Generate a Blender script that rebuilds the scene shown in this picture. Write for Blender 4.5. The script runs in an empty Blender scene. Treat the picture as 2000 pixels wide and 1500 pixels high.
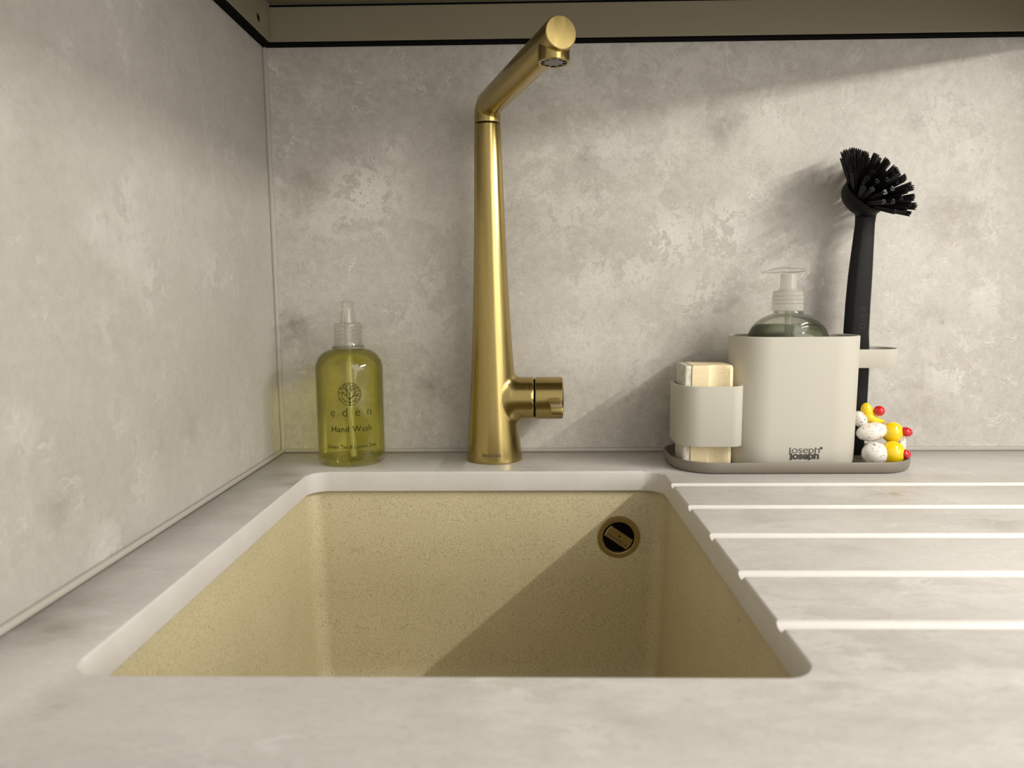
import bpy, bmesh, math, random
from mathutils import Vector, Matrix
random.seed(7)
S = bpy.context.scene
COL = S.collection
PI = math.pi

# ------------------------------------------------------------------ camera, world, lights, exposure
PITCH, YAW, ROLL, FPX, HCAM = 0.12121, 0.02047, -0.00735, 1422.7, 0.17
f_ = Vector((-math.sin(YAW)*math.cos(PITCH), math.cos(YAW)*math.cos(PITCH), -math.sin(PITCH)))
r_ = Vector((math.cos(YAW), math.sin(YAW), 0)); u_ = r_.cross(f_)
rr = r_*math.cos(ROLL) + u_*math.sin(ROLL); uu = u_*math.cos(ROLL) - r_*math.sin(ROLL)
cd = bpy.data.cameras.new('camera'); cam = bpy.data.objects.new('camera', cd); COL.objects.link(cam)
cam.matrix_world = Matrix(((rr.x, uu.x, -f_.x, 0), (rr.y, uu.y, -f_.y, 0), (rr.z, uu.z, -f_.z, HCAM), (0, 0, 0, 1)))
cd.sensor_width = 36; cd.lens = FPX/2000*36; cd.clip_start = 0.01; cd.clip_end = 50
cd.dof.use_dof = True; cd.dof.focus_distance = 0.72; cd.dof.aperture_fstop = 9.0
S.camera = cam
W = bpy.data.worlds.new('room_fill'); S.world = W; W.use_nodes = True
W.node_tree.nodes['Background'].inputs[0].default_value = (1.0, 0.95, 0.88, 1)
W.node_tree.nodes['Background'].inputs[1].default_value = 0.42

def area(name, loc, direction, sx, sy, power, col, spread=180):
    l = bpy.data.lights.new(name, 'AREA'); l.shape = 'RECTANGLE'; l.size = sx; l.size_y = sy
    l.energy = power; l.color = col; l.spread = math.radians(spread)
    o = bpy.data.objects.new(name, l); COL.objects.link(o)
    z = -Vector(direction).normalized(); y = Vector((0, 1, 0)); x = y.cross(z).normalized(); y = z.cross(x)
    o.matrix_world = Matrix(((x.x, y.x, z.x, loc[0]), (x.y, y.y, z.y, loc[1]), (x.z, y.z, z.z, loc[2]), (0, 0, 0, 1)))
    return o
area('hood_strip_light', (0.63, 0.33, 0.4345), (-0.78, 0, -0.62), 0.007, 0.36, 1.85, (1.0, 0.95, 0.865), 155)
area('room_fill', (1.45, -0.95, 0.80), (-0.72, 0.68, -0.22), 1.5, 1.6, 12.0, (1.0, 0.95, 0.88))  # unseen soft lamp added as fill, standing for the bright room right of camera
VS = S.view_settings
VS.view_transform = 'Standard'; VS.look = 'None'; VS.gamma = 1.0; VS.use_curve_mapping = False; VS.exposure = 0.86

# ------------------------------------------------------------------ helpers
def tag(o, label=None, cat=None, group=None, kind=None):
    if label: o['label'] = label
    if cat: o['category'] = cat
    if group: o['group'] = group
    if kind: o['kind'] = kind
    return o

def thing(name, loc, label, cat, group=None):
    o = bpy.data.objects.new(name, None); o.empty_display_size = 0.02
    COL.objects.link(o); o.location = loc
    return tag(o, label, cat, group)

def put(name, bm, mats, parent=None, smooth=35, recalc=True):
    """bm in world coordinates -> ONE mesh object, parented keeping the world position"""
    if recalc: bmesh.ops.recalc_face_normals(bm, faces=bm.faces)
    me = bpy.data.meshes.new(name); bm.to_mesh(me); bm.free()
    if not isinstance(mats, (list, tuple)): mats = [mats]
    for m in mats: me.materials.append(m)
    if smooth:
        me.shade_smooth(); me.set_sharp_from_angle(angle=math.radians(smooth))
    o = bpy.data.objects.new(name, me); COL.objects.link(o)
    if parent is not None:
        o.parent = parent
        off = Vector((0, 0, 0)); p = parent
        while p is not None: off += p.location; p = p.parent
        me.transform(Matrix.Translation(-off))
    return o

def bridge(bm, rings, cap0=True, cap1=True, closed=True, mi=0):
    n = len(rings[0])
    for a, b in zip(rings[:-1], rings[1:]):
        for i in range(n if closed else n-1):
            j = (i+1) % n
            fc = bm.faces.new((a[i], a[j], b[j], b[i])); fc.material_index = mi
    if cap0: bm.faces.new(list(reversed(rings[0]))).material_index = mi
    if cap1: bm.faces.new(rings[-1]).material_index = mi

def loft(bm, rings, cap0=True, cap1=True, mi=0):
    bridge(bm, [[bm.verts.new(p) for p in r] for r in rings], cap0, cap1, True, mi)

def frame(axis):
    z = Vector(axis).normalized(); t = Vector((0, 1, 0)) if abs(z.y) < 0.9 else Vector((1, 0, 0))
    x = t.cross(z).normalized(); y = z.cross(x); return x, y, z

def lathe(bm, org, axis, prof, n=48, cap0=True, cap1=True, mi=0, sx=1, sy=1):
    """prof: (radius, height along axis)"""
    x, y, z = frame(axis); org = Vector(org)
    loft(bm, [[org + z*h + x*(r*math.cos(2*PI*i/n)*sx) + y*(r*math.sin(2*PI*i/n)*sy) for i in range(n)] for r, h in prof], cap0, cap1, mi)

def rrect(x0, x1, y0, y1, r, n=8):
    """rounded rectangle outline, counter-clockwise; r one radius or four (x1y1, x0y1, x0y0, x1y0)"""
    if not isinstance(r, (tuple, list)): r = (r,)*4
    out = []
    for k, (cx, cy, a0) in enumerate(((x1, y1, 0), (x0, y1, 90), (x0, y0, 180), (x1, y0, 270))):
        q = max(r[k], 1e-5); cxx = cx - q if cx == x1 else cx + q; cyy = cy - q if cy == y1 else cy + q
        for i in range(n+1):
            a = math.radians(a0 + 90*i/n); out.append((cxx + q*math.cos(a), cyy + q*math.sin(a)))
    return out

def at_z(pts, z): return [Vector((p[0], p[1], z)) for p in pts]

def box(bm, x0, x1, y0, y1, z0, z1, bev=0.0, seg=2, mi=0):
    vs = [bm.verts.new((x, y, z)) for z in (z0, z1) for y in (y0, y1) for x in (x0, x1)]
    fs = [bm.faces.new([vs[i] for i in q]) for q in ((0, 2, 3, 1), (4, 5, 7, 6), (0, 1, 5, 4), (2, 6, 7, 3), (0, 4, 6, 2), (1, 3, 7, 5))]
    for fc in fs: fc.material_index = mi
    if bev:
        es = list({e for fc in fs for e in fc.edges})
        bmesh.ops.bevel(bm, geom=es, offset=bev, segments=seg, profile=0.5, affect='EDGES')
    return vs

def sweep(bm, pts, radii, n=20, cap0=True, cap1=True, flat=1.0):
    pts = [Vector(p) for p in pts]; rings = []; x = None
    for i, p in enumerate(pts):
        t = (pts[min(i+1, len(pts)-1)] - pts[max(i-1, 0)]).normalized()
        if x is None: x, y, _ = frame(t)
        else: x = (x - t*x.dot(t)).normalized(); y = t.cross(x)
        r = radii[i] if isinstance(radii, (list, tuple)) else radii
        rings.append([p + x*(r*math.cos(2*PI*k/n)) + y*(r*flat*math.sin(2*PI*k/n)) for k in range(n)])
    loft(bm, rings, cap0, cap1)

def ellipsoid(bm, c, rx, ry, rz, rot=None, u=24, v=14, squash=None):
    M = rot if rot else Matrix.Identity(3); c = Vector(c)
    rings = []
    for j in range(1, v):
        a = PI*j/v
        rings.append([c + M @ Vector((rx*math.sin(a)*math.cos(2*PI*i/u), ry*math.sin(a)*math.sin(2*PI*i/u), -rz*math.cos(a))) for i in range(u)])
    vr = [[bm.verts.new(p) for p in r] for r in rings]; bridge(bm, vr, False, False)
    a = bm.verts.new(c + M @ Vector((0, 0, -rz))); b = bm.verts.new(c + M @ Vector((0, 0, rz)))
    for i in range(u):
        j = (i+1) % u
        bm.faces.new((a, vr[0][j], vr[0][i])); bm.faces.new((b, vr[-1][i], vr[-1][j]))

def text_bm(txt, height, bold=0.0, spacing=1.0, thick=0.0, shear=0.0, refine=False):
    """flat lettering as a bmesh in the XY plane, centred, cap height about `height`"""
    cu = bpy.data.curves.new('lettering', 'FONT'); cu.body = txt; cu.size = 1; cu.align_x = 'CENTER'
    cu.offset = bold; cu.space_character = spacing; cu.resolution_u = 3; cu.shear = shear
    o = bpy.data.objects.new('lettering', cu); COL.objects.link(o)
    dg = bpy.context.evaluated_depsgraph_get(); me = bpy.data.meshes.new_from_object(o.evaluated_get(dg))
    bm = bmesh.new(); bm.from_mesh(me); bpy.data.objects.remove(o); bpy.data.curves.remove(cu); bpy.data.meshes.remove(me)
    s = height/0.7
    for v in bm.verts: v.co = Vector((v.co.x*s, v.co.y*s, 0))
    return bm

def bm_join(dst, src):
    me = bpy.data.meshes.new('tmp'); src.to_mesh(me); src.free(); dst.from_mesh(me); bpy.data.meshes.remove(me)

def strokes(bm, segs, w):
    """flat strokes in the XY plane"""
    for (a, b, wa, wb) in segs:
        a = Vector((*a, 0)); b = Vector((*b, 0)); d = (b - a)
        if d.length < 1e-7: continue
        n = Vector((-d.y, d.x, 0)).normalized()*w
        bm.faces.new([bm.verts.new(p) for p in (a + n*wa, a - n*wa, b - n*wb, b + n*wb)])

# ------------------------------------------------------------------ materials
def mat(name, col, rough=0.5, metal=0.0, **kw):
    m = bpy.data.materials.new(name); m.use_nodes = True
    p = m.node_tree.nodes['Principled BSDF']
    p.inputs['Base Color'].default_value = (*col, 1); p.inputs['Roughness'].default_value = rough; p.inputs['Metallic'].default_value = metal
    for k, v in kw.items(): p.inputs[k.replace('_', ' ')].default_value = v
    return m
class NT:
    def __init__(s, m): s.t = m.node_tree; s.p = s.t.nodes['Principled BSDF']; s.tc = s.t.nodes.new('ShaderNodeTexCoord')
    def n(s, typ, **kw):
        o = s.t.nodes.new(typ)
        for k, v in kw.items(): setattr(o, k, v)
        return o
    def link(s, a, b): s.t.links.new(a, b)
    def coords(s, scale=(1, 1, 1), rot=(0, 0, 0), loc=(0, 0, 0)):
        mp = s.n('ShaderNodeMapping'); mp.inputs['Scale'].default_value = scale; mp.inputs['Rotation'].default_value = rot; mp.inputs['Location'].default_value = loc
        s.link(s.tc.outputs['Object'], mp.inputs[0]); return mp.outputs[0]
    def noise(s, co, scale, detail=6, rough=0.6, dist=0.0):
        o = s.n('ShaderNodeTexNoise'); o.inputs['Scale'].default_value = scale; o.inputs['Detail'].default_value = detail
        o.inputs['Roughness'].default_value = rough; o.inputs['Distortion'].default_value = dist; s.link(co, o.inputs['Vector']); return o.outputs[0]
    def ramp(s, fac, stops):
        o = s.n('ShaderNodeValToRGB'); cr = o.color_ramp
        while len(cr.elements) < len(stops): cr.elements.new(0.5)
        for e, (p, c) in zip(cr.elements, stops):
            e.position = p; e.color = (c, c, c, 1) if isinstance(c, (int, float)) else (*c, 1)
        s.link(fac, o.inputs[0]); return o.outputs[0]
    def mix(s, fac, a, b, typ='MIX'):
        o = s.n('ShaderNodeMix', data_type='RGBA', blend_type=typ)
        for i, v in ((0, fac), (6, a), (7, b)):
            if hasattr(v, 'links'): s.link(v, o.inputs[i])
            else: o.inputs[i].default_value = v if isinstance(v, (int, float)) else (*v, 1)
        return o.outputs[2]
    def math(s, op, a, b=0.0):
        o = s.n('ShaderNodeMath', operation=op)
        for i, v in ((0, a), (1, b)):
            if hasattr(v, 'links'): s.link(v, o.inputs[i])
            else: o.inputs[i].default_value = v
        return o.outputs[0]
    def bump(s, h, strength, dist):
        o = s.n('ShaderNodeBump'); o.inputs['Strength'].default_value = strength; o.inputs['Distance'].default_value = dist
        s.link(h, o.inputs['Height']); s.link(o.outputs[0], s.p.inputs['Normal'])

def stone(name, base, light, pale, dark, rough, loc=(0, 0, 0), sc=(1, 1, 1), crust=0.7, bump=0.25, darkamt=0.6, fineamt=0.3, darks=(), pales=(), wild=0.5):
    m = mat(name, base, rough); k = NT(m); co = k.coords(scale=sc, loc=loc)
    mul = lambda a, b: k.math('MULTIPLY', a, b)
    def clouds(lst):
        acc = None
        for x, y, z, r, st in lst:
            d = k.n('ShaderNodeVectorMath', operation='DISTANCE'); d.inputs[1].default_value = (x, y, z); k.link(k.tc.outputs['Object'], d.inputs[0])
            mr = k.n('ShaderNodeMapRange'); mr.interpolation_type = 'SMOOTHSTEP'
            mr.inputs[1].default_value = 0; mr.inputs[2].default_value = r*1.3; mr.inputs[3].default_value = st; mr.inputs[4].default_value = 0
            k.link(d.outputs['Value'], mr.inputs[0]); acc = mr.outputs[0] if acc is None else k.math('MAXIMUM', acc, mr.outputs[0])
        return acc
    cd_, cp_ = clouds(darks), clouds(pales)
    cloud = k.ramp(k.noise(co, 6, 5, 0.55, 0.2), [(0.35, 0.0), (0.65, 1.0)])
    c = k.mix(cloud, base, light)
    # fine mottling
    fine = k.ramp(k.noise(co, 110, 8, 0.75), [(0.36, 0.0), (0.64, 1.0)])
    c = k.mix(mul(fine, fineamt), c, pale)
    grit = k.ramp(k.noise(co, 420, 4, 0.7), [(0.36, 1.0), (0.50, 0.0)])
    c = k.mix(mul(grit, fineamt*0.55), c, dark)
    # brownish grey smudges with a grainy edge
    d2 = k.math('MAXIMUM', mul(k.ramp(k.noise(co, 4.2, 3, 0.5), [(0.45, 0.0), (0.62, 1.0)]), 0.5), cd_)
    d1 = k.ramp(k.math('ADD', k.noise(co, 14, 14, 0.80, 0.15), mul(cd_, 0.10)), [(0.50, 0.0), (0.70, 1.0)])
    c = k.mix(mul(mul(d1, d2), darkamt), c, dark)
    d3 = k.ramp(k.noise(k.coords(scale=sc, loc=(loc[0]+4, loc[1], loc[2]+2)), 30, 14, 0.82, 0.1), [(0.58, 0.0), (0.70, 1.0)])
    d4 = k.ramp(k.noise(co, 7.5, 3, 0.5), [(0.47, 0.0), (0.6, 1.0)])
    c = k.mix(mul(mul(d3, d4), darkamt*1.1), c, dark)
    # flaky pale crust in clouds
    n2 = k.math('ADD', k.noise(k.coords(scale=sc, loc=(loc[0]+1, loc[1]+3, loc[2])), 26, 14, 0.80, 0.3), mul(cp_, 0.055))
    area_ = k.math('MAXIMUM', mul(k.ramp(k.noise(co, 5.5, 5, 0.6), [(0.46, 0.0), (0.58, 1.0)]), wild), cp_)
    flake = k.ramp(n2, [(0.50, 0.0), (0.525, 1.0), (0.60, 0.5), (0.66, 0.2)])
    cr = mul(flake, area_)
    c = k.mix(mul(cr, crust), c, pale)
    # short curled pale scratches
    n4 = k.noise(co, 40, 3, 0.5, 1.2)
    sc_ = k.ramp(n4, [(0.575, 0.0), (0.592, 1.0), (0.605, 1.0), (0.622, 0.0)])
    sm = k.ramp(k.noise(co, 22, 4, 0.6), [(0.52, 0.0), (0.62, 1.0)])
    c = k.mix(mul(mul(sc_, sm), crust*0.6), c, pale)
    k.link(c, k.p.inputs['Base Color'])
    k.bump(k.math('ADD', mul(fine, 0.3), cr), bump, 0.0006)
    return m

M = {}
W_DARK = [(-0.207,0.784,0.34,0.037,0.6),(-0.231,0.784,0.288,0.031,0.9),(-0.251,0.784,0.137,0.032,1.0),(-0.1,0.784,0.064,0.045,1.0),(-0.172,0.784,0.406,0.01,1.0),(0.203,0.784,0.345,0.037,0.9),(0.397,0.784,0.343,0.03,0.9),(0.327,0.784,0.336,0.018,0.7),(0.453,0.784,0.239,0.055,0.9),(0.08,0.784,0.24,0.018,0.7),(0.282,0.784,0.4,0.03,0.6),(0.213,0.784,0.172,0.034,0.6),(0.315,0.784,0.171,0.031,0.6),(0.428,0.784,0.147,0.028,0.7),(0.404,0.784,0.129,0.018,0.6),(0.071,0.784,0.3,0.043,0.6),(-0.131,0.784,0.136,0.038,0.6),(0.252,0.784,0.293,0.03,0.4)]
W_PALE = [(0.15,0.784,0.23,0.044,1.0),(0.212,0.784,0.232,0.049,1.0),(0.184,0.784,0.164,0.038,0.8),(0.121,0.784,0.194,0.031,0.8),(0.072,0.784,0.184,0.044,0.8),(0.061,0.784,0.113,0.051,0.7),(0.115,0.784,0.194,0.031,0.8),(0.255,0.784,0.36,0.043,0.7),(0.46,0.784,0.112,0.025,0.8),(0.467,0.784,0.078,0.031,1.0),(0.443,0.784,0.083,0.031,0.8),(0.487,0.784,0.166,0.037,0.8),(-0.168,0.784,0.277,0.056,1.0),(-0.216,0.784,0.377,0.024,0.6),(-0.091,0.784,0.255,0.031,0.7),(-0.139,0.784,0.324,0.024,0.8),(-0.21,0.784,0.251,0.038,0.7),(0.285,0.784,0.251,0.037,0.5),(0.461,0.784,0.317,0.03,0.6)]
L_DARK = [(-0.271,0.572,0.064,0.022,1.0),(-0.271,0.528,0.06,0.014,0.8),(-0.271,0.427,0.057,0.031,0.8),(-0.271,0.453,0.334,0.011,0.8),(-0.271,0.579,0.366,0.011,0.8),(-0.271,0.409,0.254,0.015,0.7),(-0.271,0.403,0.045,0.025,1.0),(-0.271,0.595,0.145,0.024,0.5)]
L_PALE = [(-0.271,0.498,0.209,0.043,1.0),(-0.271,0.463,0.216,0.022,1.0),(-0.271,0.528,0.178,0.031,1.0),(-0.271,0.502,0.24,0.029,0.9),(-0.271,0.635,0.188,0.038,0.7),(-0.271,0.466,0.156,0.024,0.6),(-0.271,0.378,0.1,0.022,0.7),(-0.271,0.496,0.038,0.031,0.7),(-0.271,0.447,0.01,0.028,1.0),(-0.271,0.47,0.09,0.028,0.5),(-0.271,0.675,0.24,0.032,0.5)]
T_DARK = [(-0.255,0.392,0.0,0.03,0.8),(-0.243,0.351,0.0,0.03,1.0),(-0.261,0.36,0.0,0.03,0.8),(-0.232,0.68,0.0,0.03,1.0),(-0.206,0.647,0.0,0.03,1.0),(0.305,0.606,0.0,0.03,1.0),(0.347,0.532,0.0,0.03,0.9),(0.213,0.485,0.0,0.03,0.7),(0.135,0.393,0.0,0.03,0.6),(0.213,0.408,0.0,0.03,0.5),(0.035,0.278,0.0,0.03,0.5),(0.138,0.302,0.0,0.025,0.8),(-0.027,0.277,0.0,0.017,0.6),(-0.199,0.281,0.0,0.021,0.8),(0.176,0.545,0.0,0.03,0.4),(0.391,0.67,0.0,0.03,0.5)]
T_PALE = [(0.157,0.329,0.0,0.021,0.8),(0.049,0.299,0.0,0.023,0.7),(-0.007,0.285,0.0,0.028,0.6),(0.351,0.593,0.0,0.03,0.7),(0.02,0.27,0.0,0.022,0.6),(-0.129,0.269,0.0,0.024,0.4)]
M['wall'] = stone('pale_stone_wall', (0.43, 0.402, 0.36), (0.545, 0.52, 0.475), (0.74, 0.715, 0.675), (0.24, 0.205, 0.17), 0.42, crust=0.9, darkamt=0.75, fineamt=0.36, darks=W_DARK, pales=W_PALE)
M['wall_side'] = stone('pale_stone_side', (0.42, 0.397, 0.36), (0.48, 0.457, 0.42), (0.68, 0.655, 0.62), (0.26, 0.23, 0.19), 0.42, loc=(0.37, 0.2, 0.11), crust=0.72, darkamt=0.5, fineamt=0.22, darks=L_DARK, pales=L_PALE, wild=0.28)
M['top'] = stone('pale_stone_top', (0.475, 0.455, 0.43), (0.595, 0.577, 0.55), (0.74, 0.72, 0.70), (0.25, 0.22, 0.185), 0.36, loc=(1.3, 0.7, 0), sc=(0.55, 1.3, 1), crust=0.8, bump=0.06, darkamt=0.75, fineamt=0.30, darks=T_DARK, pales=T_PALE)
M['cut'] = mat('cut_stone_edge', (0.72, 0.69, 0.645), 0.5)
k = NT(M['cut']); c = k.mix(k.ramp(k.noise(k.coords(), 30, 6, 0.6), [(0.35, 0), (0.7, 1)]), (0.64, 0.615, 0.585), (0.69, 0.67, 0.645)); k.link(c, k.p.inputs['Base Color'])

M['sink'] = mat('beige_granite_composite', (0.5, 0.43, 0.25), 0.48)
k = NT(M['sink']); co = k.coords()
c = k.mix(k.ramp(k.noise(co, 14, 4, 0.5), [(0.3, 0), (0.7, 1)]), (0.52, 0.455, 0.275), (0.57, 0.50, 0.31))
grain = k.noise(co, 620, 3, 0.6)
c = k.mix(k.math('MULTIPLY', k.ramp(grain, [(0.32, 1.0), (0.48, 0.0)]), 0.6), c, (0.28, 0.23, 0.12))
c = k.mix(k.math('MULTIPLY', k.ramp(grain, [(0.55, 0.0), (0.68, 1.0)]), 0.5), c, (0.66, 0.59, 0.42))
c = k.mix(k.ramp(k.noise(k.coords(loc=(3, 1, 2)), 150, 2, 0.4), [(0.765, 0.0), (0.80, 0.6)]), c, (0.16, 0.13, 0.07))
k.link(c, k.p.inputs['Base Color']); k.bump(k.noise(co, 480, 3, 0.55), 0.35, 0.0006)

def brass(name, col, rough, sc):
    m = mat(name, col, rough, 1.0); k = NT(m); co = k.coords(scale=sc)
    n = k.noise(co, 300, 4, 0.6)
    k.link(k.ramp(n, [(0.3, rough-0.05), (0.7, rough+0.07)]), k.p.inputs['Roughness'])
    k.link(k.mix(k.math('MULTIPLY', n, 0.5), col, tuple(v*0.82 for v in col)), k.p.inputs['Base Color'])
    k.bump(k.noise(co, 900, 3, 0.6), 0.04, 0.0001)
    return m
M['brass'] = brass('brushed_brass', (0.45, 0.35, 0.135), 0.22, (1, 1, 0.04))
M['brass_x'] = brass('brushed_brass_turned', (0.45, 0.35, 0.135), 0.22, (0.04, 1, 1))
M['brass_dull'] = brass('aged_brass', (0.47, 0.37, 0.18), 0.34, (1, 1, 1))
M['black'] = mat('black_gap', (0.004, 0.004, 0.004), 0.8, Specular_IOR_Level=0.05)  # flat black for joints, and for shade put into gaps and recesses
M['ink'] = mat('dark_print', (0.03, 0.026, 0.018), 0.6)
M['ink_green'] = mat('olive_print', (0.022, 0.026, 0.004), 0.7, Specular_IOR_Level=0.2)
M['ink_grey'] = mat('grey_print', (0.055, 0.052, 0.045), 0.6)
M['engrave'] = mat('engraved_mark', (0.07, 0.05, 0.02), 0.6)
M['steel_mesh'] = mat('grey_mesh', (0.30, 0.29, 0.27), 0.35, 0.8)
k = NT(M['steel_mesh']); v = k.n('ShaderNodeTexChecker'); v.inputs['Scale'].default_value = 1500; v.inputs[1].default_value = (0.34, 0.33, 0.30, 1); v.inputs[2].default_value = (0.02, 0.02, 0.02, 1)
k.link(k.coords(), v.inputs[0]); k.link(v.outputs[0], k.p.inputs['Base Color'])
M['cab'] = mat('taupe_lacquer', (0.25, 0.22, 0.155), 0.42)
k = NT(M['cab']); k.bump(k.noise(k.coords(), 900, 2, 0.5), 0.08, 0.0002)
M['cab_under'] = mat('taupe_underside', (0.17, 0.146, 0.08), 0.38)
M['seal'] = mat('sealant', (0.48, 0.45, 0.40), 0.5)
M['plastic'] = mat('putty_plastic', (0.52, 0.50, 0.435), 0.42)
k = NT(M['plastic']); k.bump(k.noise(k.coords(), 1400, 2, 0.5), 0.05, 0.0001)
M['tray'] = mat('grey_taupe_plastic', (0.215, 0.19, 0.155), 0.42)
M['foam'] = mat('cream_foam', (0.80, 0.66, 0.36), 0.9, Subsurface_Weight=0.15, Subsurface_Radius=(0.004, 0.003, 0.0015), Subsurface_Scale=1.0)
k = NT(M['foam']); co = k.coords(); n = k.noise(co, 700, 4, 0.7)
k.link(k.mix(k.ramp(n, [(0.35, 0), (0.65, 1)]), (0.80, 0.68, 0.41), (0.90, 0.79, 0.54)), k.p.inputs['Base Color']); k.bump(n, 0.5, 0.0006)
M['scour'] = mat('white_scourer', (0.80, 0.77, 0.68), 0.9)
k = NT(M['scour']); co = k.coords(scale=(1, 1, 0.35)); n = k.noise(co, 520, 5, 0.75)
k.link(k.mix(k.ramp(n, [(0.38, 0), (0.6, 1)]), (0.50, 0.46, 0.36), (0.86, 0.83, 0.75)), k.p.inputs['Base Color']); k.bump(n, 0.9, 0.001)
M['brush'] = mat('black_plastic', (0.006, 0.0055, 0.005), 0.5, Specular_IOR_Level=0.2)
M['bristle'] = mat('black_bristle', (0.004, 0.004, 0.004), 0.4, Specular_IOR_Level=0.35)
M['yellow'] = mat('yellow_glaze', (0.90, 0.62, 0.006), 0.16, Coat_Weight=0.5)
M['red'] = mat('red_glaze', (0.60, 0.008, 0.012), 0.12, Coat_Weight=0.6)
M['flecked'] = mat('white_flecked_glaze', (0.8, 0.77, 0.72), 0.3, Coat_Weight=0.3)
k = NT(M['flecked']); n = k.noise(k.coords(scale=(1, 1, 2.2), rot=(0, 0.5, 0)), 330, 3, 0.6, 0.5)
k.link(k.mix(k.ramp(n, [(0.60, 0), (0.66, 1)]), (0.82, 0.79, 0.73), (0.10, 0.09, 0.09)), k.p.inputs['Base Color'])

def clear(name, tint, gloss=0.04, refr=0.0, ior=1.4, rough=0.02, white=0.0):
    """clear plastic / liquid: tinted see-through, some refraction, surface gloss by fresnel, optional milky scatter"""
    m = bpy.data.materials.new(name); m.use_nodes = True; t = m.node_tree
    for n in list(t.nodes):
        if n.type != 'OUTPUT_MATERIAL': t.nodes.remove(n)
    out = [n for n in t.nodes if n.type == 'OUTPUT_MATERIAL'][0]
    tr = t.nodes.new('ShaderNodeBsdfTransparent'); tr.inputs[0].default_value = (*tint, 1); sh = tr.outputs[0]
    def mix(fac, a, b):
        x = t.nodes.new('ShaderNodeMixShader')
        if hasattr(fac, 'links'): t.links.new(fac, x.inputs[0])
        else: x.inputs[0].default_value = fac
        t.links.new(a, x.inputs[1]); t.links.new(b, x.inputs[2]); return x.outputs[0]
    if refr:
        rf = t.nodes.new('ShaderNodeBsdfRefraction'); rf.inputs['Color'].default_value = (*tint, 1); rf.inputs['IOR'].default_value = ior; rf.inputs['Roughness'].default_value = rough
        sh = mix(refr, sh, rf.outputs[0])
    if white:
        tl = t.nodes.new('ShaderNodeBsdfTranslucent'); tl.inputs[0].default_value = (0.85, 0.83, 0.78, 1)
        df = t.nodes.new('ShaderNodeBsdfDiffuse'); df.inputs[0].default_value = (0.85, 0.83, 0.78, 1)
        sh = mix(white, sh, mix(0.5, tl.outputs[0], df.outputs[0]))
    gl = t.nodes.new('ShaderNodeBsdfGlossy'); gl.inputs['Roughness'].default_value = 0.08
    fr = t.nodes.new('ShaderNodeLayerWeight'); fr.inputs['Blend'].default_value = 0.25
    mu = t.nodes.new('ShaderNodeMath'); mu.operation = 'MULTIPLY_ADD'; mu.inputs[1].default_value = 0.45; mu.inputs[2].default_value = gloss
    t.links.new(fr.outputs['Fresnel'], mu.inputs[0])
    t.links.new(mix(mu.outputs[0], sh, gl.outputs[0]), out.inputs[0])
    return m
M['clear'] = clear('clear_plastic', (0.97, 0.97, 0.95), 0.03)
M['clear_soap'] = clear('clear_grey_plastic', (0.84, 0.86, 0.80), 0.04)
M['frost'] = clear('frosted_plastic', (0.95, 0.95, 0.92), 0.04, white=0.55)
M['frost_thin'] = clear('thin_frosted_plastic', (0.96, 0.96, 0.94), 0.05, white=0.16)
M['frost_head'] = clear('milky_plastic', (0.95, 0.95, 0.92), 0.07, white=0.32)
M['ribbed'] = clear('clear_ribbed_plastic', (0.93, 0.93, 0.89), 0.05, white=0.10)
M['wash'] = clear('yellow_green_liquid', (0.965, 0.945, 0.50), 0.02, refr=0.3, ior=1.2, rough=0.05)
M['soap'] = clear('grey_green_liquid', (0.70, 0.72, 0.64), 0.02, refr=0.5, ior=1.25, rough=0.03)
M['tube'] = clear('dip_tube', (0.98, 0.97, 0.90), 0.08, white=0.38)

# ------------------------------------------------------------------ setting
YW, XL = 0.784, -0.2706              # back wall face, left wall face
SL, SR, SB, SF = -0.2113, 0.1302, 0.6922, 0.3093   # cut-out in the worktop
ZT0, ZT1 = 0.4254, 0.4612            # trim band under the wall cabinet
def struct(name, bm, m, **kw):
    o = put(name, bm, m, **kw); o['kind'] = 'structure'; return o
bm = bmesh.new(); box(bm, XL-0.02, 1.3, YW, YW+0.015, -0.02, 0.95); struct('wall_back', bm, M['wall'], smooth=0)
bm = bmesh.new(); box(bm, XL-0.015, XL, -0.55, YW, -0.02, 0.95); struct('wall_left', bm, M['wall_side'], smooth=0)
# beads of sealant where the panels meet
bm = bmesh.new(); box(bm, XL, XL+0.0042, YW-0.0038, YW, 0, 0.4254, 0.0012, 2); struct('trim_1', bm, M['seal'])
bm = bmesh.new(); box(bm, XL+0.0042, 1.25, YW-0.0035, YW, 0, 0.0042, 0.0012, 2); struct('trim_2', bm, M['seal'])
bm = bmesh.new(); box(bm, XL, XL+0.0038, -0.5, YW-0.0038, 0, 0.0045, 0.0014, 2); struct('trim_3', bm, M['seal'])

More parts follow.
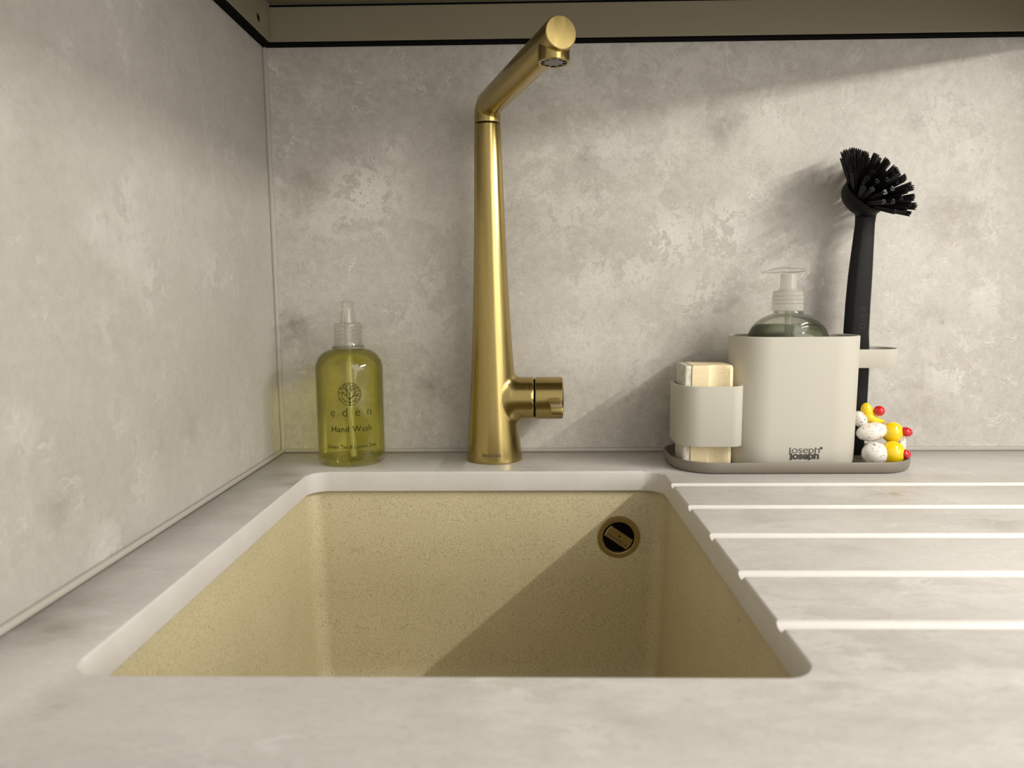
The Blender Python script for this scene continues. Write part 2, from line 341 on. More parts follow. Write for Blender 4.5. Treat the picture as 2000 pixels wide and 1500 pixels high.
# worktop: slab, cut-out, draining grooves
def tmp_obj(bm, mats):
    me = bpy.data.meshes.new('tmp'); bmesh.ops.recalc_face_normals(bm, faces=bm.faces); bm.to_mesh(me); bm.free()
    for m in mats: me.materials.append(m)
    o = bpy.data.objects.new('tmp', me); COL.objects.link(o); return o
bm = bmesh.new(); box(bm, XL, 1.25, 0.02, YW, -0.02, 0.0)
slab = tmp_obj(bm, [M['top'], M['cut']])
bm = bmesh.new(); rr_ = rrect(SL, SR, SF, SB, (0.019, 0.019, 0.015, 0.015), 10)
loft(bm, [at_z(rr_, -0.05), at_z(rr_, 0.03)], mi=1)
hole = tmp_obj(bm, [M['top'], M['cut']])
bm = bmesh.new()
for gy in (0.6411, 0.5717, 0.5017, 0.4308, 0.3616):
    w = 0.0054; n = 10; prof = []
    for i in range(n+1):
        a = PI + PI*i/n; prof.append((gy + w*math.cos(a), 0.0033*math.sin(a) if 0 < i < n else 0))
    prof = [(gy-w, 0.004)] + prof + [(gy+w, 0.004)]
    loft(bm, [[Vector((x, y, z)) for y, z in prof] for x in (SR-0.03, 1.2)], mi=1)
groov = tmp_obj(bm, [M['top'], M['cut']])
def boolean(o, cutter):
    md = o.modifiers.new('cut', 'BOOLEAN'); md.operation = 'DIFFERENCE'; md.object = cutter; md.solver = 'EXACT'
    try: md.material_mode = 'INDEX'
    except Exception: pass
boolean(slab, hole)
md = slab.modifiers.new('arris', 'BEVEL'); md.width = 0.0016; md.segments = 3; md.limit_method = 'ANGLE'; md.angle_limit = math.radians(60)
boolean(slab, groov)
dg = bpy.context.evaluated_depsgraph_get(); me = bpy.data.meshes.new_from_object(slab.evaluated_get(dg))
for o in (slab, hole, groov): bpy.data.objects.remove(o)
bm = bmesh.new(); bm.from_mesh(me)
wt = put('worktop', bm, [M['top'], M['cut']], smooth=40, recalc=False)
tag(wt, 'pale stone worktop with a sink cut-out and five grooves of a drainer', 'worktop')

# wall cabinet above and its dark taupe trims
cab = thing('wall_cabinet', (0.1, 0.6, ZT1), 'taupe wall cabinet whose dark underside shows along the top edge', 'cabinet')
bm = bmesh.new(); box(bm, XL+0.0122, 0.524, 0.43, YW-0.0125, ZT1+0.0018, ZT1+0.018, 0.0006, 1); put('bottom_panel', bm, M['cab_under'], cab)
bm = bmesh.new(); box(bm, XL, 0.524, 0.412, 0.43, ZT1-0.002, 0.95, 0.0008, 1); put('cabinet_door', bm, M['cab'], cab)
bm = bmesh.new(); box(bm, XL+0.0006, 0.524, YW-0.0115, YW-0.0004, ZT0+0.0022, ZT1, 0.0005, 1); t4 = struct('trim_4', bm, M['cab'])
bm = bmesh.new(); box(bm, XL+0.012, 0.524, YW-0.0118, YW-0.0004, ZT1, ZT1+0.0016); put('shade_strip', bm, M['black'], t4, smooth=0)  # black strip put in as the shade between trim and underside
bm = bmesh.new(); box(bm, XL+0.0006, 0.524, YW-0.0105, YW-0.0004, ZT0, ZT0+0.0022); s = put('shade_strip', bm, M['black'], t4, smooth=0)  # black strip painting the shade under the back trim
bm = bmesh.new(); box(bm, XL+0.0004, XL+0.0112, 0.432, YW-0.0135, ZT0+0.0018, ZT1, 0.0005, 1); t5 = struct('trim_5', bm, M['cab'])
bm = bmesh.new(); box(bm, XL+0.0004, XL+0.010, 0.432, YW-0.0135, ZT0, ZT0+0.0018); put('shade_strip', bm, M['black'], t5, smooth=0)  # same painted shade under the left trim
bm = bmesh.new(); sc_ = (XL+0.0112, 0.741, 0.4400)
lathe(bm, (sc_[0]-0.001, sc_[1], sc_[2]), (1, 0, 0), [(0.0044, 0), (0.0044, 0.0013), (0.0036, 0.0014), (0.0026, 0.0004)], 20)
screw = put('screw', bm, M['brass_dull'], t5)
bm = bmesh.new(); lathe(bm, (sc_[0]+0.0002, sc_[1], sc_[2]), (1, 0, 0), [(0.0028, 0), (0.0028, 0.0003)], 16); put('screw_recess', bm, M['black'], screw)
# extractor hood beside the cabinet (its lamp strip is hidden behind the lower lip)
hood = thing('cooker_hood', (0.8, 0.55, 0.419), 'cooker hood beyond the right edge whose strip lamp lights the wall', 'hood')
bm = bmesh.new(); box(bm, 0.528, 0.536, 0.12, YW-0.001, 0.419, 0.95, 0.0006, 1); put('side_panel', bm, M['cab'], hood)
bm = bmesh.new(); box(bm, 0.536, 1.2, 0.12, YW-0.001, 0.440, 0.95, 0.0006, 1); put('hood_body', bm, M['cab'], hood)

# ------------------------------------------------------------------ sink
sink = thing('sink', (-0.04, 0.5, -0.22), 'beige granite undermount sink set below the worktop cut-out', 'sink')
bm = bmesh.new(); e = 0.0045
def sring(ins, z, r): return at_z(rrect(SL-e+ins, SR+e-ins, SF-e+ins, SB+e-ins, r, 8), z)
rings = [sring(-0.025, -0.0204, 0.03), sring(-0.0006, -0.0204, 0.017), sring(0, -0.0212, 0.016), sring(0.004, -0.12, 0.015), sring(0.0075, -0.195, 0.014), sring(0.010, -0.207, 0.014), sring(0.016, -0.215, 0.016), sring(0.026, -0.219, 0.02), sring(0.06, -0.221, 0.03)]
outer = [sring(0.02, -0.233, 0.02), sring(-0.008, -0.215, 0.02), sring(-0.010, -0.030, 0.02), sring(-0.025, -0.029, 0.03)]
allr = [[bm.verts.new(p) for p in r] for r in rings]; outr = [[bm.verts.new(p) for p in r] for r in outer]
bridge(bm, allr, False, True); bridge(bm, outr, True, False); bridge(bm, [outr[-1], allr[0]], False, False)
put('basin', bm, M['sink'], sink, smooth=50)
OC = Vector((0.0893, SB+e-0.0019, -0.0667)); ax = (0, -1, 0)
bm = bmesh.new(); lathe(bm, OC, ax, [(0.0210, -0.004), (0.0210, 0.0010), (0.0203, 0.0018), (0.0165, 0.0022), (0.0156, 0.0018), (0.0150, 0.0008), (0.0150, -0.003)], 48, True, True)
ovf = put('overflow_ring', bm, M['brass_dull'], sink)
bm = bmesh.new(); lathe(bm, OC, ax, [(0.0149, -0.003), (0.0149, 0.0006)], 40); put('overflow_recess', bm, M['black'], ovf)
ang = math.radians(-34)
bar = [(x*0.0141, y) for x, y in ((-0.93, -0.0052), (-0.985, -0.0025), (-1, 0), (-0.985, 0.0025), (-0.93, 0.0052), (0.93, 0.0052), (0.985, 0.0025), (1, 0), (0.985, -0.0025), (0.93, -0.0052))]
bar = [(x*0.98, y*1.12) for x, y in bar]
def onplate(x, y, h): return OC + Vector((x*math.cos(ang) - y*math.sin(ang), -h, x*math.sin(ang) + y*math.cos(ang)))
bm = bmesh.new(); loft(bm, [[onplate(x, y, 0.0002) for x, y in bar], [onplate(x, y, 0.0022) for x, y in bar], [onplate(x*0.97, y*0.93, 0.0026) for x, y in bar]])
put('overflow_grip', bm, M['brass_dull'], ovf)
bm = text_bm('PROINOX', 0.0030, 0.012, 1.22)
for v in bm.verts: v.co.y -= 0.0040
lg = bmesh.new(); strokes(lg, [((-.0012, .0030), (-.0008, .0005), 1, 1), ((-.0008, .0005), (.0008, .0005), 1, 1), ((.0012, .0030), (.0008, .0005), 1, 1), ((-.0012, .0030), (0, .0012), 1, 1), ((.0012, .0030), (0, .0012), 1, 1), ((0, .0034), (0, .0006), 1, 1)], 0.00028)
bm_join(bm, lg)
for v in bm.verts: v.co = onplate(v.co.x, v.co.y, 0.00268)
put('lettering', bm, M['engrave'], ovf, smooth=0)

# ------------------------------------------------------------------ brass tap
TY = 0.749
tap = thing('tap', (-0.0342, TY, 0), 'tall brushed brass mixer tap with tapered body behind the sink', 'tap')
import numpy as np
RZ = np.polyfit([0, .03, .05, .08, .1055, .158, .21, .2605, .3105, .339], [.0290, .0266, .0252, .0230, .0212, .0187, .0168, .0151, .0138, .0131], 4)
def tapr(z): return np.polyval(RZ, z)
def tapx(z): return -0.0342 - 0.0037*z/0.339
HZ = 0.0640; HR = 0.0219; KB = 0.0070
def blend_f(p):
    """signed distance to the tapered body and the valve housing, smoothly united"""
    d1 = np.hypot(p[:, 0]-tapx(p[:, 2]), p[:, 1]-TY) - tapr(p[:, 2]); d2 = np.hypot(p[:, 1]-TY, p[:, 2]-HZ) - HR + 60*np.maximum(-0.0160-p[:, 0], 0)**2
    h = np.maximum(KB-np.abs(d1-d2), 0)/KB
    return np.minimum(d1, d2) - h*h*KB/4, d1, d2
def blend(bm):
    p = np.array([v.co[:] for v in bm.verts]); _, d1, d2 = blend_f(p)
    m = (np.abs(d1-d2) < KB) & (np.maximum(d1, d2) > -KB) & (p[:, 2] > 0.02) & (p[:, 2] < 0.11) & (p[:, 0] > -0.036) & (p[:, 0] < 0.004)
    q = p[m]
    for it in range(12):
        f, _, _ = blend_f(q); g = np.zeros_like(q)
        for i in range(3):
            e_ = np.zeros(3); e_[i] = 1e-5; g[:, i] = (blend_f(q+e_)[0]-blend_f(q-e_)[0])/2e-5
        q = q - (f/np.maximum((g*g).sum(1), 0.05))[:, None]*g
    p[m] = q
    for v, c in zip(bm.verts, p): v.co = c
zs = [0.0, 0.0004, 0.0009] + [0.004*i for i in range(1, 6)] + [0.022 + 0.0011*i for i in range(82)] + [0.118 + 0.01*i for i in range(22)] + [0.337, 0.3382, 0.3386]
bm = bmesh.new(); n = 192; rg = []
for z in zs:
    r = float(tapr(z)) - (0.0006 if z == 0 else 0.00015 if z == 0.0004 else 0.0005 if z == 0.3386 else 0)
    rg.append([Vector((tapx(z) + r*math.cos(2*PI*i/n), TY + r*math.sin(2*PI*i/n), z)) for i in range(n)])
loft(bm, rg); blend(bm); put('body', bm, M['brass'], tap, smooth=60)
bm = bmesh.new(); lathe(bm, (tapx(.339), TY, 0.3384), (0, 0, 1), [(0.0121, 0), (0.0121, 0.0012)], 40); put('seam_ring', bm, M['black'], tap)
# spout
p0 = Vector((tapx(.339), TY, 0.3395)); p1 = Vector((tapx(.339), TY, 0.3560)); p2 = Vector((0.0268, 0.575, 0.3655))
d0 = (p1-p0).normalized(); d1 = (p2-p1).normalized(); cut = 0.0115
path = [p0, p0+d0*0.002]
A, B = p1-d0*cut, p1+d1*cut
for i in range(13):
    t = i/12; path.append(A*(1-t)**2 + p1*2*t*(1-t) + B*t*t)
path += [B.lerp(p2, q) for q in (0.12, 0.3, 0.5, 0.7, 0.85, 0.985)] + [p2, p2+d1*0.0006]
rad = [0.0125, 0.0129] + [0.0129]*13 + [0.0129]*6 + [0.0126, 0.0120]
bm = bmesh.new(); sweep(bm, path, rad, 48)
spout = put('spout', bm, M['brass'], tap, smooth=25)
NC = Vector((0.0220, 0.5885, 0))
bm = bmesh.new(); lathe(bm, (NC.x, NC.y, 0.3475), (0, 0, 1), [(0.0104, 0.004), (0.0104, 0.0004), (0.0108, 0), (0.0118, 0.0), (0.0123, 0.0006), (0.0124, 0.003), (0.0121, 0.0165)], 48)
noz = put('nozzle', bm, M['brass'], tap)
bm = bmesh.new(); lathe(bm, (NC.x, NC.y, 0.3483), (0, 0, 1), [(0.0103, 0), (0.0103, 0.003)], 36); put('aerator_gap', bm, M['black'], noz)
bm = bmesh.new(); lathe(bm, (NC.x, NC.y, 0.3478), (0, 0, 1), [(0.0072, 0), (0.0074, 0.001)], 36)
for i in range(10):
    a = 2*PI*i/10; d = Vector((math.cos(a), math.sin(a), 0)); q = Vector((-d.y, d.x, 0))*0.0009
    c0 = Vector((NC.x, NC.y, 0.3479)) + d*0.0070; c1 = Vector((NC.x, NC.y, 0.3479)) + d*0.0104
    loft(bm, [[c0+q, c0-q, c0-q+Vector((0, 0, .001)), c0+q+Vector((0, 0, .001))], [c1+q, c1-q, c1-q+Vector((0, 0, .001)), c1+q+Vector((0, 0, .001))]])
put('aerator', bm, M['steel_mesh'], noz)
# side valve and lever
bm = bmesh.new(); lathe(bm, (0, TY, HZ), (1, 0, 0), [(HR, -0.0264 + 0.0008*i) for i in range(36)] + [(HR, 0.0030), (HR, 0.0063), (HR-0.0006, 0.0070), (0.0190, 0.0071)], 144)
blend(bm); put('valve_housing', bm, M['brass'], tap, smooth=60)
bm = bmesh.new(); lathe(bm, (0, TY, HZ), (1, 0, 0), [(0.0198, 0.0068), (0.0198, 0.0100)], 40); put('seam_ring', bm, M['black'], tap)
bm = bmesh.new(); lathe(bm, (0, TY, HZ), (1, 0, 0), [(0.0190, 0.0084), (HR-0.0006, 0.0085), (HR, 0.0092), (HR, 0.0360), (HR-0.0010, 0.0370), (0.0198, 0.0372)], 56)
knob = put('handle', bm, M['brass_x'], tap)
bm = bmesh.new(); box(bm, 0.0216, 0.0335, 0.662, 0.735, 0.0602, 0.0672, 0.0012, 3); put('lever', bm, M['brass_x'], knob)
# name at the foot
bm = text_bm('BRISTAN', 0.0033, 0.012, 1.05)
lg = bmesh.new(); strokes(lg, [((-.0085, .0040), (.0085, .0040), 1, 1), ((-.0085, -.0015), (-.0045, -.0015), 1, 1), ((-.0030, -.0015), (.0085, -.0015), 1, 0.6)], 0.00026)
bm_join(bm, lg)
for v in bm.verts:
    z = 0.0075 + v.co.y; R = float(tapr(z)) + 0.00012; a = v.co.x/R - PI/2 - 0.06
    v.co = Vector((tapx(z) + R*math.cos(a), TY + R*math.sin(a), z))
put('lettering', bm, M['ink'], tap, smooth=0)

# ------------------------------------------------------------------ hand wash bottle
BX, BY, BR = -0.1826, 0.7425, 0.0342
hw = thing('hand_wash_bottle', (BX, BY, 0), 'clear bottle of yellow-green hand wash in the corner by the left wall', 'bottle')
def shoulder(r, ztop, rs, rn, n=10):
    return [(r - rs + rs*math.cos(PI/2*i/n), ztop - rs + rs*math.sin(PI/2*i/n)) for i in range(n+1)]
outp = [(0.012, 0.0022), (0.026, 0.0012), (0.0302, 0.0), (0.0325, 0.0006), (0.0339, 0.0030), (BR, 0.0075), (BR, 0.05)] + shoulder(BR, 0.1170, 0.0200, 0) + [(0.0138, 0.1173), (0.0132, 0.1185), (0.0132, 0.1205)]
bm = bmesh.new(); lathe(bm, (BX, BY, 0), (0, 0, 1), outp, 64, True, False); body = put('bottle_body', bm, M['clear'], hw)
inp = [(0.02, 0.0042), (0.030, 0.0042), (0.0322, 0.006), (0.0333, 0.0095), (0.0334, 0.05)] + shoulder(0.0334, 0.1160, 0.0196, 0) + [(0.0131, 0.1166)]
bm = bmesh.new(); lathe(bm, (BX, BY, 0), (0, 0, 1), inp, 64); tag(put('liquid', bm, M['wash'], hw), 'yellow-green liquid soap')
bm = bmesh.new(); sweep(bm, [(BX, BY, 0.150), (BX+0.0005, BY, 0.10), (BX+0.002, BY-0.008, 0.05), (BX+0.0045, BY-0.012, 0.0075)], 0.0036, 16); put('dip_tube', bm, M['tube'], hw)
# ribbed collar, threaded rings, clear pump cone
colr = [(0.0158, 0.1188), (0.0160, 0.1200), (0.0142, 0.1210), (0.0138, 0.1228)]
for i in range(4):
    z = 0.1240 + i*0.0044; colr += [(0.0136, z), (0.0146, z+0.0007), (0.0146, z+0.0017), (0.0136, z+0.0026)]
colr += [(0.0134, 0.1424), (0.0125, 0.1432), (0.0078, 0.1434)]
bm = bmesh.new(); lathe(bm, (BX, BY, 0), (0, 0, 1), colr, 48); put('collar', bm, M['ribbed'], hw)
bm = bmesh.new(); lathe(bm, (BX, BY, 0), (0, 0, 1), [(0.0163, 0.1176), (0.0165, 0.1182), (0.0163, 0.1190), (0.0150, 0.1192)], 48, False, False); put('neck_ring', bm, M['tray'], hw)
bm = bmesh.new(); lathe(bm, (BX, BY, 0), (0, 0, 1), [(0.0082, 0.1434), (0.0078, 0.146), (0.0066, 0.154), (0.0058, 0.160), (0.0066, 0.1622), (0.0066, 0.1640), (0.0058, 0.1646)], 32)
pump = put('pump_head', bm, M['frost_thin'], hw)
bm = bmesh.new(); sweep(bm, [(BX, BY, 0.1625), (BX-0.004, BY+0.008, 0.1632), (BX-0.008, BY+0.020, 0.1618)], [0.0042, 0.0036, 0.0026], 14); put('pump_spout', bm, M['frost_thin'], pump)
# print wrapped round the bottle
def wrap(bm, x_off, z_off, R=BR+0.00025, turn=0.0):
    for v in bm.verts:
        a = (v.co.x + x_off)/R - PI/2 + turn; v.co = Vector((BX + R*math.cos(a), BY + R*math.sin(a), z_off + v.co.y))
    return bm
tx = 0.0020; turn = 0.20
for txt, h, bold, sp, z in (('e d e n', 0.0088, -0.010, 1.22, 0.0520), ('Hand Wash', 0.0060, 0.004, 1.04, 0.0364), ('Green Tea & Lemon Zest', 0.0036, 0.006, 0.97, 0.0196)):
    b = text_bm(txt, h, bold, sp); put('lettering', wrap(b, tx, z, turn=turn), M['ink_green'], hw, smooth=0)
segs = []
def grow(p, a, l, d, w):
    q = (p[0] + l*math.cos(a), p[1] + l*math.sin(a))
    if math.hypot(*q) > 0.0112:
        s = 0.0112/math.hypot(*q); q = (q[0]*s, q[1]*s); segs.append((p, q, w, w*0.7)); return
    segs.append((p, q, w, w*0.75))
    if d == 0: return
    for da in ((-0.55, 0.5) if d < 5 else (-0.75, -0.1, 0.65)): grow(q, a + da + random.uniform(-.2, .2), l*random.uniform(0.74, 0.92), d-1, w*0.78)
grow((0.0, -0.0112), PI/2, 0.0058, 5, 2.0)
for s0 in (0.35, 2.8): grow((0, -0.0085), s0, 0.0040, 4, 1.2)
for i in range(36):
    if i % 9 != 4:
        a, b = 2*PI*i/36, 2*PI*(i+0.9)/36; segs.append(((0.0113*math.cos(a), 0.0113*math.sin(a)), (0.0113*math.cos(b), 0.0113*math.sin(b)), 0.8, 0.8))
bm = bmesh.new(); strokes(bm, segs, 0.00030); put('tree_emblem', wrap(bm, tx-0.0012, 0.0743, turn=turn), M['ink_green'], hw, smooth=0)

# ------------------------------------------------------------------ sink caddy on its tray
TX0, TX1, TY0, TY1, TR = 0.1405, 0.3755, 0.6765, 0.7765, 0.040
tray = thing('tray', ((TX0+TX1)/2, 0.726, 0), 'dark taupe drip tray with rounded corners right of the tap', 'tray')
bm = bmesh.new()
def tr(ins, z): return at_z(rrect(TX0+ins, TX1-ins, TY0+ins, TY1-ins, TR-ins, 14), z)
loft(bm, [tr(0.006, 0.0002), tr(0.003, 0.0006), tr(0.0012, 0.0022), tr(0.0002, 0.006), tr(0, 0.0106), tr(0.0004, 0.0114), tr(0.0018, 0.0114), tr(0.0024, 0.0108), tr(0.0034, 0.0052), tr(0.006, 0.0034), tr(0.010, 0.0030)])
put('tray_dish', bm, M['tray'], tray)

CX0, CX1, CY0, CY1, CR, CZ0, CZ1 = 0.2000, 0.3245, 0.6890, 0.7550, 0.033, 0.0032, 0.1292
cad = thing('sink_caddy', ((CX0+CX1)/2, 0.722, CZ0), 'putty-coloured plastic sink caddy standing in the drip tray', 'caddy')
bm = bmesh.new(); tk = 0.0024
def cr(ins, z): return at_z(rrect(CX0+ins, CX1-ins, CY0+ins, CY1-ins, CR-ins, 14), z)
loft(bm, [cr(0.0045, CZ0), cr(0.002, CZ0+0.0006), cr(0.0012, CZ0+0.004), cr(0.0008, 0.02), cr(0, CZ1-0.0008), cr(0.0006, CZ1), cr(tk-0.0006, CZ1), cr(tk, CZ1-0.0008), cr(tk+0.001, 0.012), cr(tk+0.004, 0.0075)])
put('caddy_body', bm, M['plastic'], cad)
bm = bmesh.new(); tk = 0.0021
def hr(ins, z): return at_z(rrect(0.1440+ins, 0.2058-ins, 0.6815+ins, 0.7400-ins, (0.006, 0.014, 0.021-ins, 0.012-ins), 10), z)
zr = (0.0258, 0.0835)
vr = [[bm.verts.new(p) for p in r] for r in (hr(0.0004, zr[0]), hr(0, zr[0]+0.0006), hr(0, zr[1]-0.0006), hr(0.0005, zr[1]), hr(tk-0.0005, zr[1]), hr(tk, zr[1]-0.0006), hr(tk, zr[0]+0.0006), hr(tk-0.0004, zr[0]))]
bridge(bm, vr+[vr[0]], False, False); put('sponge_holder', bm, M['plastic'], cad)
bm = bmesh.new()
def gr(ins, z): return at_z(rrect(0.3200+ins, 0.3690-ins, 0.7125+ins, 0.7600-ins, (0.0215-ins, 0.003, 0.003, 0.0215-ins), 12), z)
vr = [[bm.verts.new(p) for p in r] for r in (gr(0.0004, 0.0972), gr(0, 0.0978), gr(0, 0.1146), gr(0.0005, 0.1152), gr(tk-0.0005, 0.1152), gr(tk, 0.1146), gr(tk, 0.0978), gr(tk-0.0004, 0.0972))]
bridge(bm, vr+[vr[0]], False, False); put('brush_ring', bm, M['plastic'], cad)
for bold, z, xo in ((-0.010, 0.01800, 0.2653), (0.030, 0.01235, 0.2650)):
    b = text_bm('Joseph', 0.0070, bold, 0.93)
    xh = 0.0070/0.7*0.50            # ascenders and descenders are cropped to the x-height band
    for zc, nz in ((xh*1.10, 1), (-xh*0.22, -1)):
        bmesh.ops.bisect_plane(b, geom=b.verts[:]+b.edges[:]+b.faces[:], plane_co=(0, zc, 0), plane_no=(0, nz, 0), clear_outer=True)
    x0, x1 = min(v.co.x for v in b.verts), max(v.co.x for v in b.verts); sx = 0.0290/(x1-x0)
    for v in b.verts: v.co = Vector((xo + (v.co.x-(x0+x1)/2)*sx, CY0-0.0002+0.0008*(1-z/0.1), z + v.co.y))
    put('lettering', b, M['ink_grey'], cad, smooth=0)
bm = bmesh.new(); lathe(bm, (0.2812, CY0+0.0006, 0.0228), (0, -1, 0), [(0.0012, 0), (0.0012, 0.0004)], 16); put('registered_dot', bm, M['ink_grey'], cad, smooth=0)

# sponge standing in the loop
sp = thing('sponge', (0.174, 0.708, 0.003), 'cream sponge with white scouring side, upright in the small caddy loop', 'sponge')
bm = bmesh.new(); box(bm, 0.1506, 0.1580, 0.6935, 0.7330, 0.0034, 0.1020, 0.0018, 3); put('scouring_layer', bm, M['scour'], sp)
bm = bmesh.new(); prf = [(0.1576, 0.6926), (0.1732, 0.6922), (0.1742, 0.6935), (0.1750, 0.6958), (0.1775, 0.6972), (0.1825, 0.6968), (0.188, 0.6950), (0.1935, 0.6928), (0.1965, 0.6938), (0.1972, 0.6965), (0.1972, 0.7300), (0.1955, 0.7330), (0.1576, 0.7330)]
cxm, cym = 0.177, 0.712
def sh(s, z): return [Vector((cxm + (x-cxm)*s, cym + (y-cym)*s, z)) for x, y in prf]
loft(bm, [sh(0.95, 0.0034), sh(1, 0.0052), sh(1, 0.05), sh(1, 0.0985), sh(0.985, 0.1010), sh(0.94, 0.1022)]); put('foam_block', bm, M['foam'], sp, smooth=40)

# soap dispenser inside the caddy
DX, DY = 0.2568, 0.7220
sd = thing('soap_dispenser', (DX, DY, 0.008), 'clear pump bottle of grey-green washing-up liquid standing inside the caddy', 'bottle')
def oval(bm, prof, mi=0, n=56, cap1=True):
    rg = []
    for r, z in prof:
        k_ = 1 if r < 0.0165 else 1 - 0.31*min(1, (r-0.0165)/0.02)
        rg.append([Vector((DX + r*math.cos(2*PI*i/n), DY + r*k_*math.sin(2*PI*i/n), z)) for i in range(n)])
    loft(bm, rg, True, cap1)
dome = [(0.0398*math.cos(a)**0.9 if a < 1.5 else 0, 0.1230 + 0.0285*math.sin(a)) for a in [i*PI/2/14 for i in range(13)]]
dome = [(r, z) for r, z in dome if r > 0.0142]
bm = bmesh.new(); oval(bm, [(0.032, 0.0086), (0.036, 0.0100), (0.0398, 0.016)] + dome + [(0.0138, 0.1512), (0.0134, 0.1535)], cap1=False); put('bottle_body', bm, M['clear_soap'], sd)
inn = [(r-0.0009, z-0.0006) for r, z in dome if z < 0.1395]
bm = bmesh.new(); oval(bm, [(0.032, 0.0105), (0.0385, 0.0165)] + inn + [(inn[-1][0]-0.003, 0.1395)]); tag(put('liquid', bm, M['soap'], sd), 'grey-green washing-up liquid')
bm = bmesh.new(); sweep(bm, [(DX, DY, 0.155), (DX, DY, 0.09), (DX+0.004, DY, 0.012)], 0.0034, 14); put('dip_tube', bm, M['tube'], sd)
cl = [(0.0134, 0.1528), (0.0144, 0.1530), (0.0147, 0.1545), (0.0147, 0.1590), (0.0139, 0.1598), (0.0147, 0.1608), (0.0147, 0.1628), (0.0138, 0.1634), (0.0145, 0.1644), (0.0145, 0.1668), (0.0137, 0.1674), (0.0142, 0.1684), (0.0141, 0.1706), (0.0128, 0.1722), (0.0080, 0.1728)]
bm = bmesh.new(); lathe(bm, (DX-0.0012, DY, 0), (0, 0, 1), cl, 48); put('collar', bm, M['frost'], sd)
bm = bmesh.new(); lathe(bm, (DX-0.0012, DY, 0), (0, 0, 1), [(0.0090, 0.1726), (0.0090, 0.1738), (0.0079, 0.1742), (0.0077, 0.1885)], 32); put('pump_stem', bm, M['frost'], sd)
bm = bmesh.new()
hd = []
for i in range(13):
    t = i/12; x = DX + 0.0140 - t*0.0415; wv = (0.0088*math.sin(PI*min(1, t*1.5+0.12)) if t < 0.33 else 0.0082*(1-(t-0.33)/0.67*0.72)); wv = max(wv, 0.002)
    zt = 0.1925 + 0.0030*math.sin(PI*min(1, 0.1+t*0.85)) - 0.0022*max(0, t-0.55)/0.45; hh = 0.0010 + 0.0062*math.sin(PI*min(1, 0.06+t*0.92))**0.8*(1-0.35*t)
    hd.append([Vector((x, DY + wv*math.cos(2*PI*j/16), zt - hh/2 + hh/2*math.sin(2*PI*j/16))) for j in range(16)])
loft(bm, hd); put('pump_head', bm, M['frost_head'], sd, smooth=60)

# washing-up brush
BYY = 0.7480
br = thing('dish_brush', (0.338, BYY, 0.003), 'black washing-up brush standing upright in the ring behind the caddy', 'brush')
hp = [(0.0040, .3400, .0070, .0038), (0.010, .3400, .0086, .0048), (0.05, .3402, .0092, .0052), (0.09, .3390, .0106, .0056), (0.115, .3368, .0118, .0060), (0.13, .3350, .0125, .0060), (0.16, .3354, .0122, .0060), (0.186, .3362, .0117, .0060), (0.215, .3374, .0104, .0060), (0.238, .3384, .0093, .0060), (0.246, .3388, .0098, .0062), (0.252, .3390, .0116, .0066), (0.258, .3390, .0125, .0070)]
bm = bmesh.new(); rg = []
cs = [(-1, -0.05), (-0.92, -0.5), (-0.55, -0.95), (-0.45, -1.0), (0.6, -1.0), (0.74, -0.92), (0.97, -0.3), (1, 0), (0.95, 0.5), (0.6, 0.9), (0, 1), (-0.6, 0.9), (-0.95, 0.5)]
for z, x, hw_, ht in hp: rg.append([Vector((x + a*hw_, BYY + b*ht, z)) for a, b in cs])
loft(bm, rg); put('handle', bm, M['brush'], br, smooth=30)
b = text_bm('OIEX', 0.0058, 0.0, 1.35)
for v in b.verts: v.co = Vector((0.3372 - v.co.y + 0.004, BYY - 0.0060 - 0.00006, 0.1450 + v.co.x))
put('lettering', b, M['bristle'], br, smooth=0)
HC = Vector((0.3334, BYY-0.003, 0.2640)); AX = Vector((0.46, -0.60, 0.66)).normalized()
bm = bmesh.new()
pf = [(0.0218*math.sin(a)**0.9, -0.0160*math.cos(a)) for a in [0.12 + i*(PI*0.5-0.12)/12 for i in range(13)]] + [(0.0222, 0.0016), (0.0216, 0.0026), (0.0200, 0.0022), (0.0150, 0.0040), (0.0080, 0.0056)]
lathe(bm, HC, AX, pf, 40); head = put('brush_head', bm, M['brush'], br)
bm = bmesh.new(); sweep(bm, [(0.3390, BYY, 0.246), (0.3388, BYY, 0.2505), (0.3374, BYY-0.0005, 0.2560)], [0.0098, 0.0110, 0.0126], 24, flat=0.75); put('neck', bm, M['brush'], head)
tb = bmesh.new()
for i in range(12):
    a = i*2.4; rad_ = 0.0 if i == 0 else (0.0012 if i < 5 else 0.0022)
    ox, oy = rad_*math.cos(a), rad_*math.sin(a); L = 0.0335 + random.uniform(-.0016, .0012)
    lathe(tb, (ox*0.8, oy*0.8, 0), (ox*1.5, oy*1.5, 1), [(0.00078, 0), (0.00080, L*0.6), (0.00070, L)], 6)
tuft0 = put('bristle_tuft', tb, M['bristle'], None, smooth=60)
tme = tuft0.data; bpy.data.objects.remove(tuft0)
fx, fy, fz = frame(AX); NT_ = 66; hoff = br.location
for i in range(NT_):
    ct = 1 - (1-math.cos(math.radians(61)))*(i+0.5)/NT_; st = math.sqrt(1-ct*ct); ph = i*2.39996 + random.uniform(-.06, .06)
    lat = fx*math.cos(ph) + fy*math.sin(ph); d = (lat*st + fz*ct).normalized()
    o = bpy.data.objects.new('bristle_tuft', tme); COL.objects.link(o); o.parent = head
    o.location = HC + lat*(0.0198*st) + fz*(0.0012 + 0.0030*ct) - hoff; o.rotation_mode = 'QUATERNION'; o.rotation_quaternion = Vector((0, 0, 1)).rotation_difference(d)
    o.scale = (1, 1, random.uniform(0.95, 1.04))

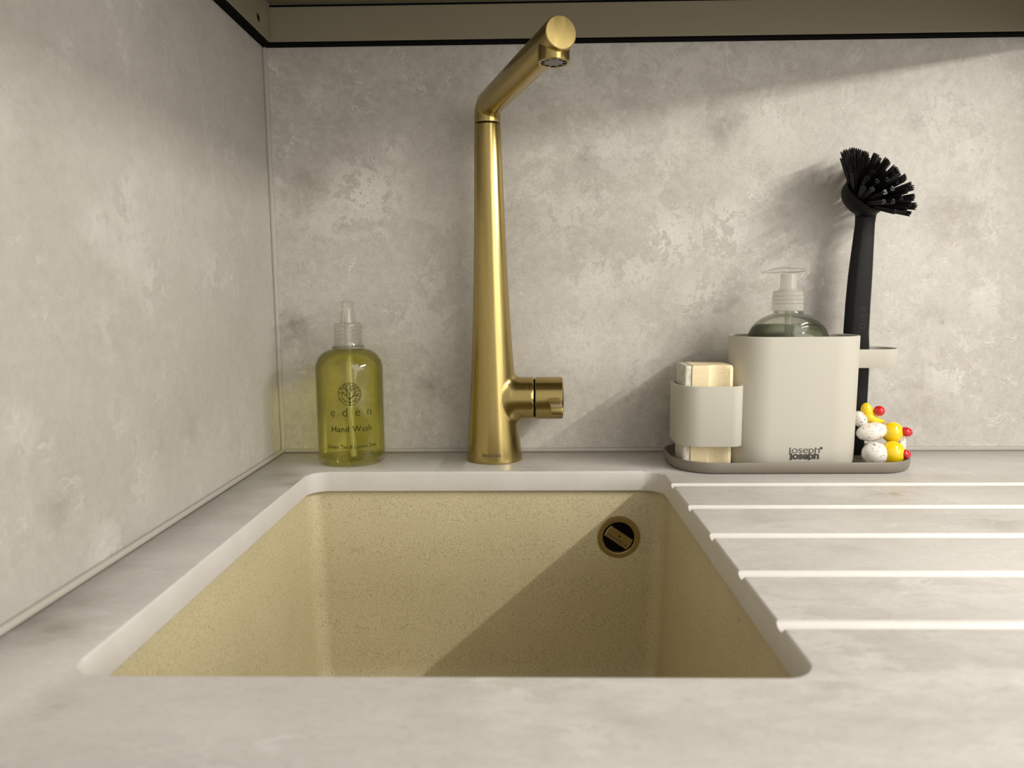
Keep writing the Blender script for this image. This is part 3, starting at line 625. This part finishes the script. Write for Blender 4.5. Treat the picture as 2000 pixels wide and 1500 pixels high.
# three little glazed birds heaped on the tray
def bird(label, y, body, bsize, headc, hsize, beak, ksize, tilt=0.0, extra=None, neck=None):
    t = thing('bird_ornament', (body[0], y, body[1]-bsize[2]), label, 'ornament', 'glazed bird ornaments beside the caddy')
    R = Matrix.Rotation(tilt, 3, 'Y')
    b = bmesh.new(); ellipsoid(b, (body[0], y, body[1]), *bsize, rot=R)
    if extra: ellipsoid(b, extra[0], *extra[1])
    for v in b.verts: v.co += Vector((0, 0, 0.0004*math.sin(v.co.x*900)*math.cos(v.co.y*700)))
    put('body', b, M['flecked'], t)
    b = bmesh.new(); ellipsoid(b, (headc[0], y-0.001, headc[1]), *hsize, rot=Matrix.Rotation(tilt*0.5, 3, 'Y'))
    if neck: sweep(b, neck[0], neck[1], 18)
    put('head', b, M['yellow'], t)
    b = bmesh.new(); ellipsoid(b, (beak[0], y-0.005, beak[1]), *ksize, rot=Matrix.Rotation(0.25, 3, 'Y'))
    put('beak', b, M['red'], t)
    return t
bird('white flecked bird ornament with yellow head, lowest in the heap by the brush', 0.700, (0.3375, 0.0150), (0.0125, 0.0105, 0.0112), (0.3535, 0.0158), (0.0118, 0.0100, 0.0118), (0.3630, 0.0158), (0.0062, 0.0052, 0.0046), 0.1)
bird('white flecked bird ornament with yellow head, middle one of the heap', 0.7110, (0.3385, 0.0345), (0.0150, 0.0100, 0.0090), (0.3580, 0.0340), (0.0102, 0.0092, 0.0104), (0.3690, 0.0352), (0.0062, 0.0052, 0.0048), -0.2, extra=((0.3675, 0.7160, 0.0200), (0.0068, 0.0070, 0.0150)))
bird('yellow-necked bird ornament with round red beak on top of the heap', 0.7200, (0.3300, 0.0455), (0.0070, 0.0080, 0.0085), (0.3365, 0.0530), (0.0058, 0.0060, 0.0092), (0.3465, 0.0545), (0.0052, 0.0050, 0.0052), -0.5, neck=([(0.335, 0.719, 0.052), (0.339, 0.718, 0.0475), (0.345, 0.717, 0.0445), (0.3525, 0.717, 0.0432)], [0.0056, 0.0052, 0.0038, 0.0015]))
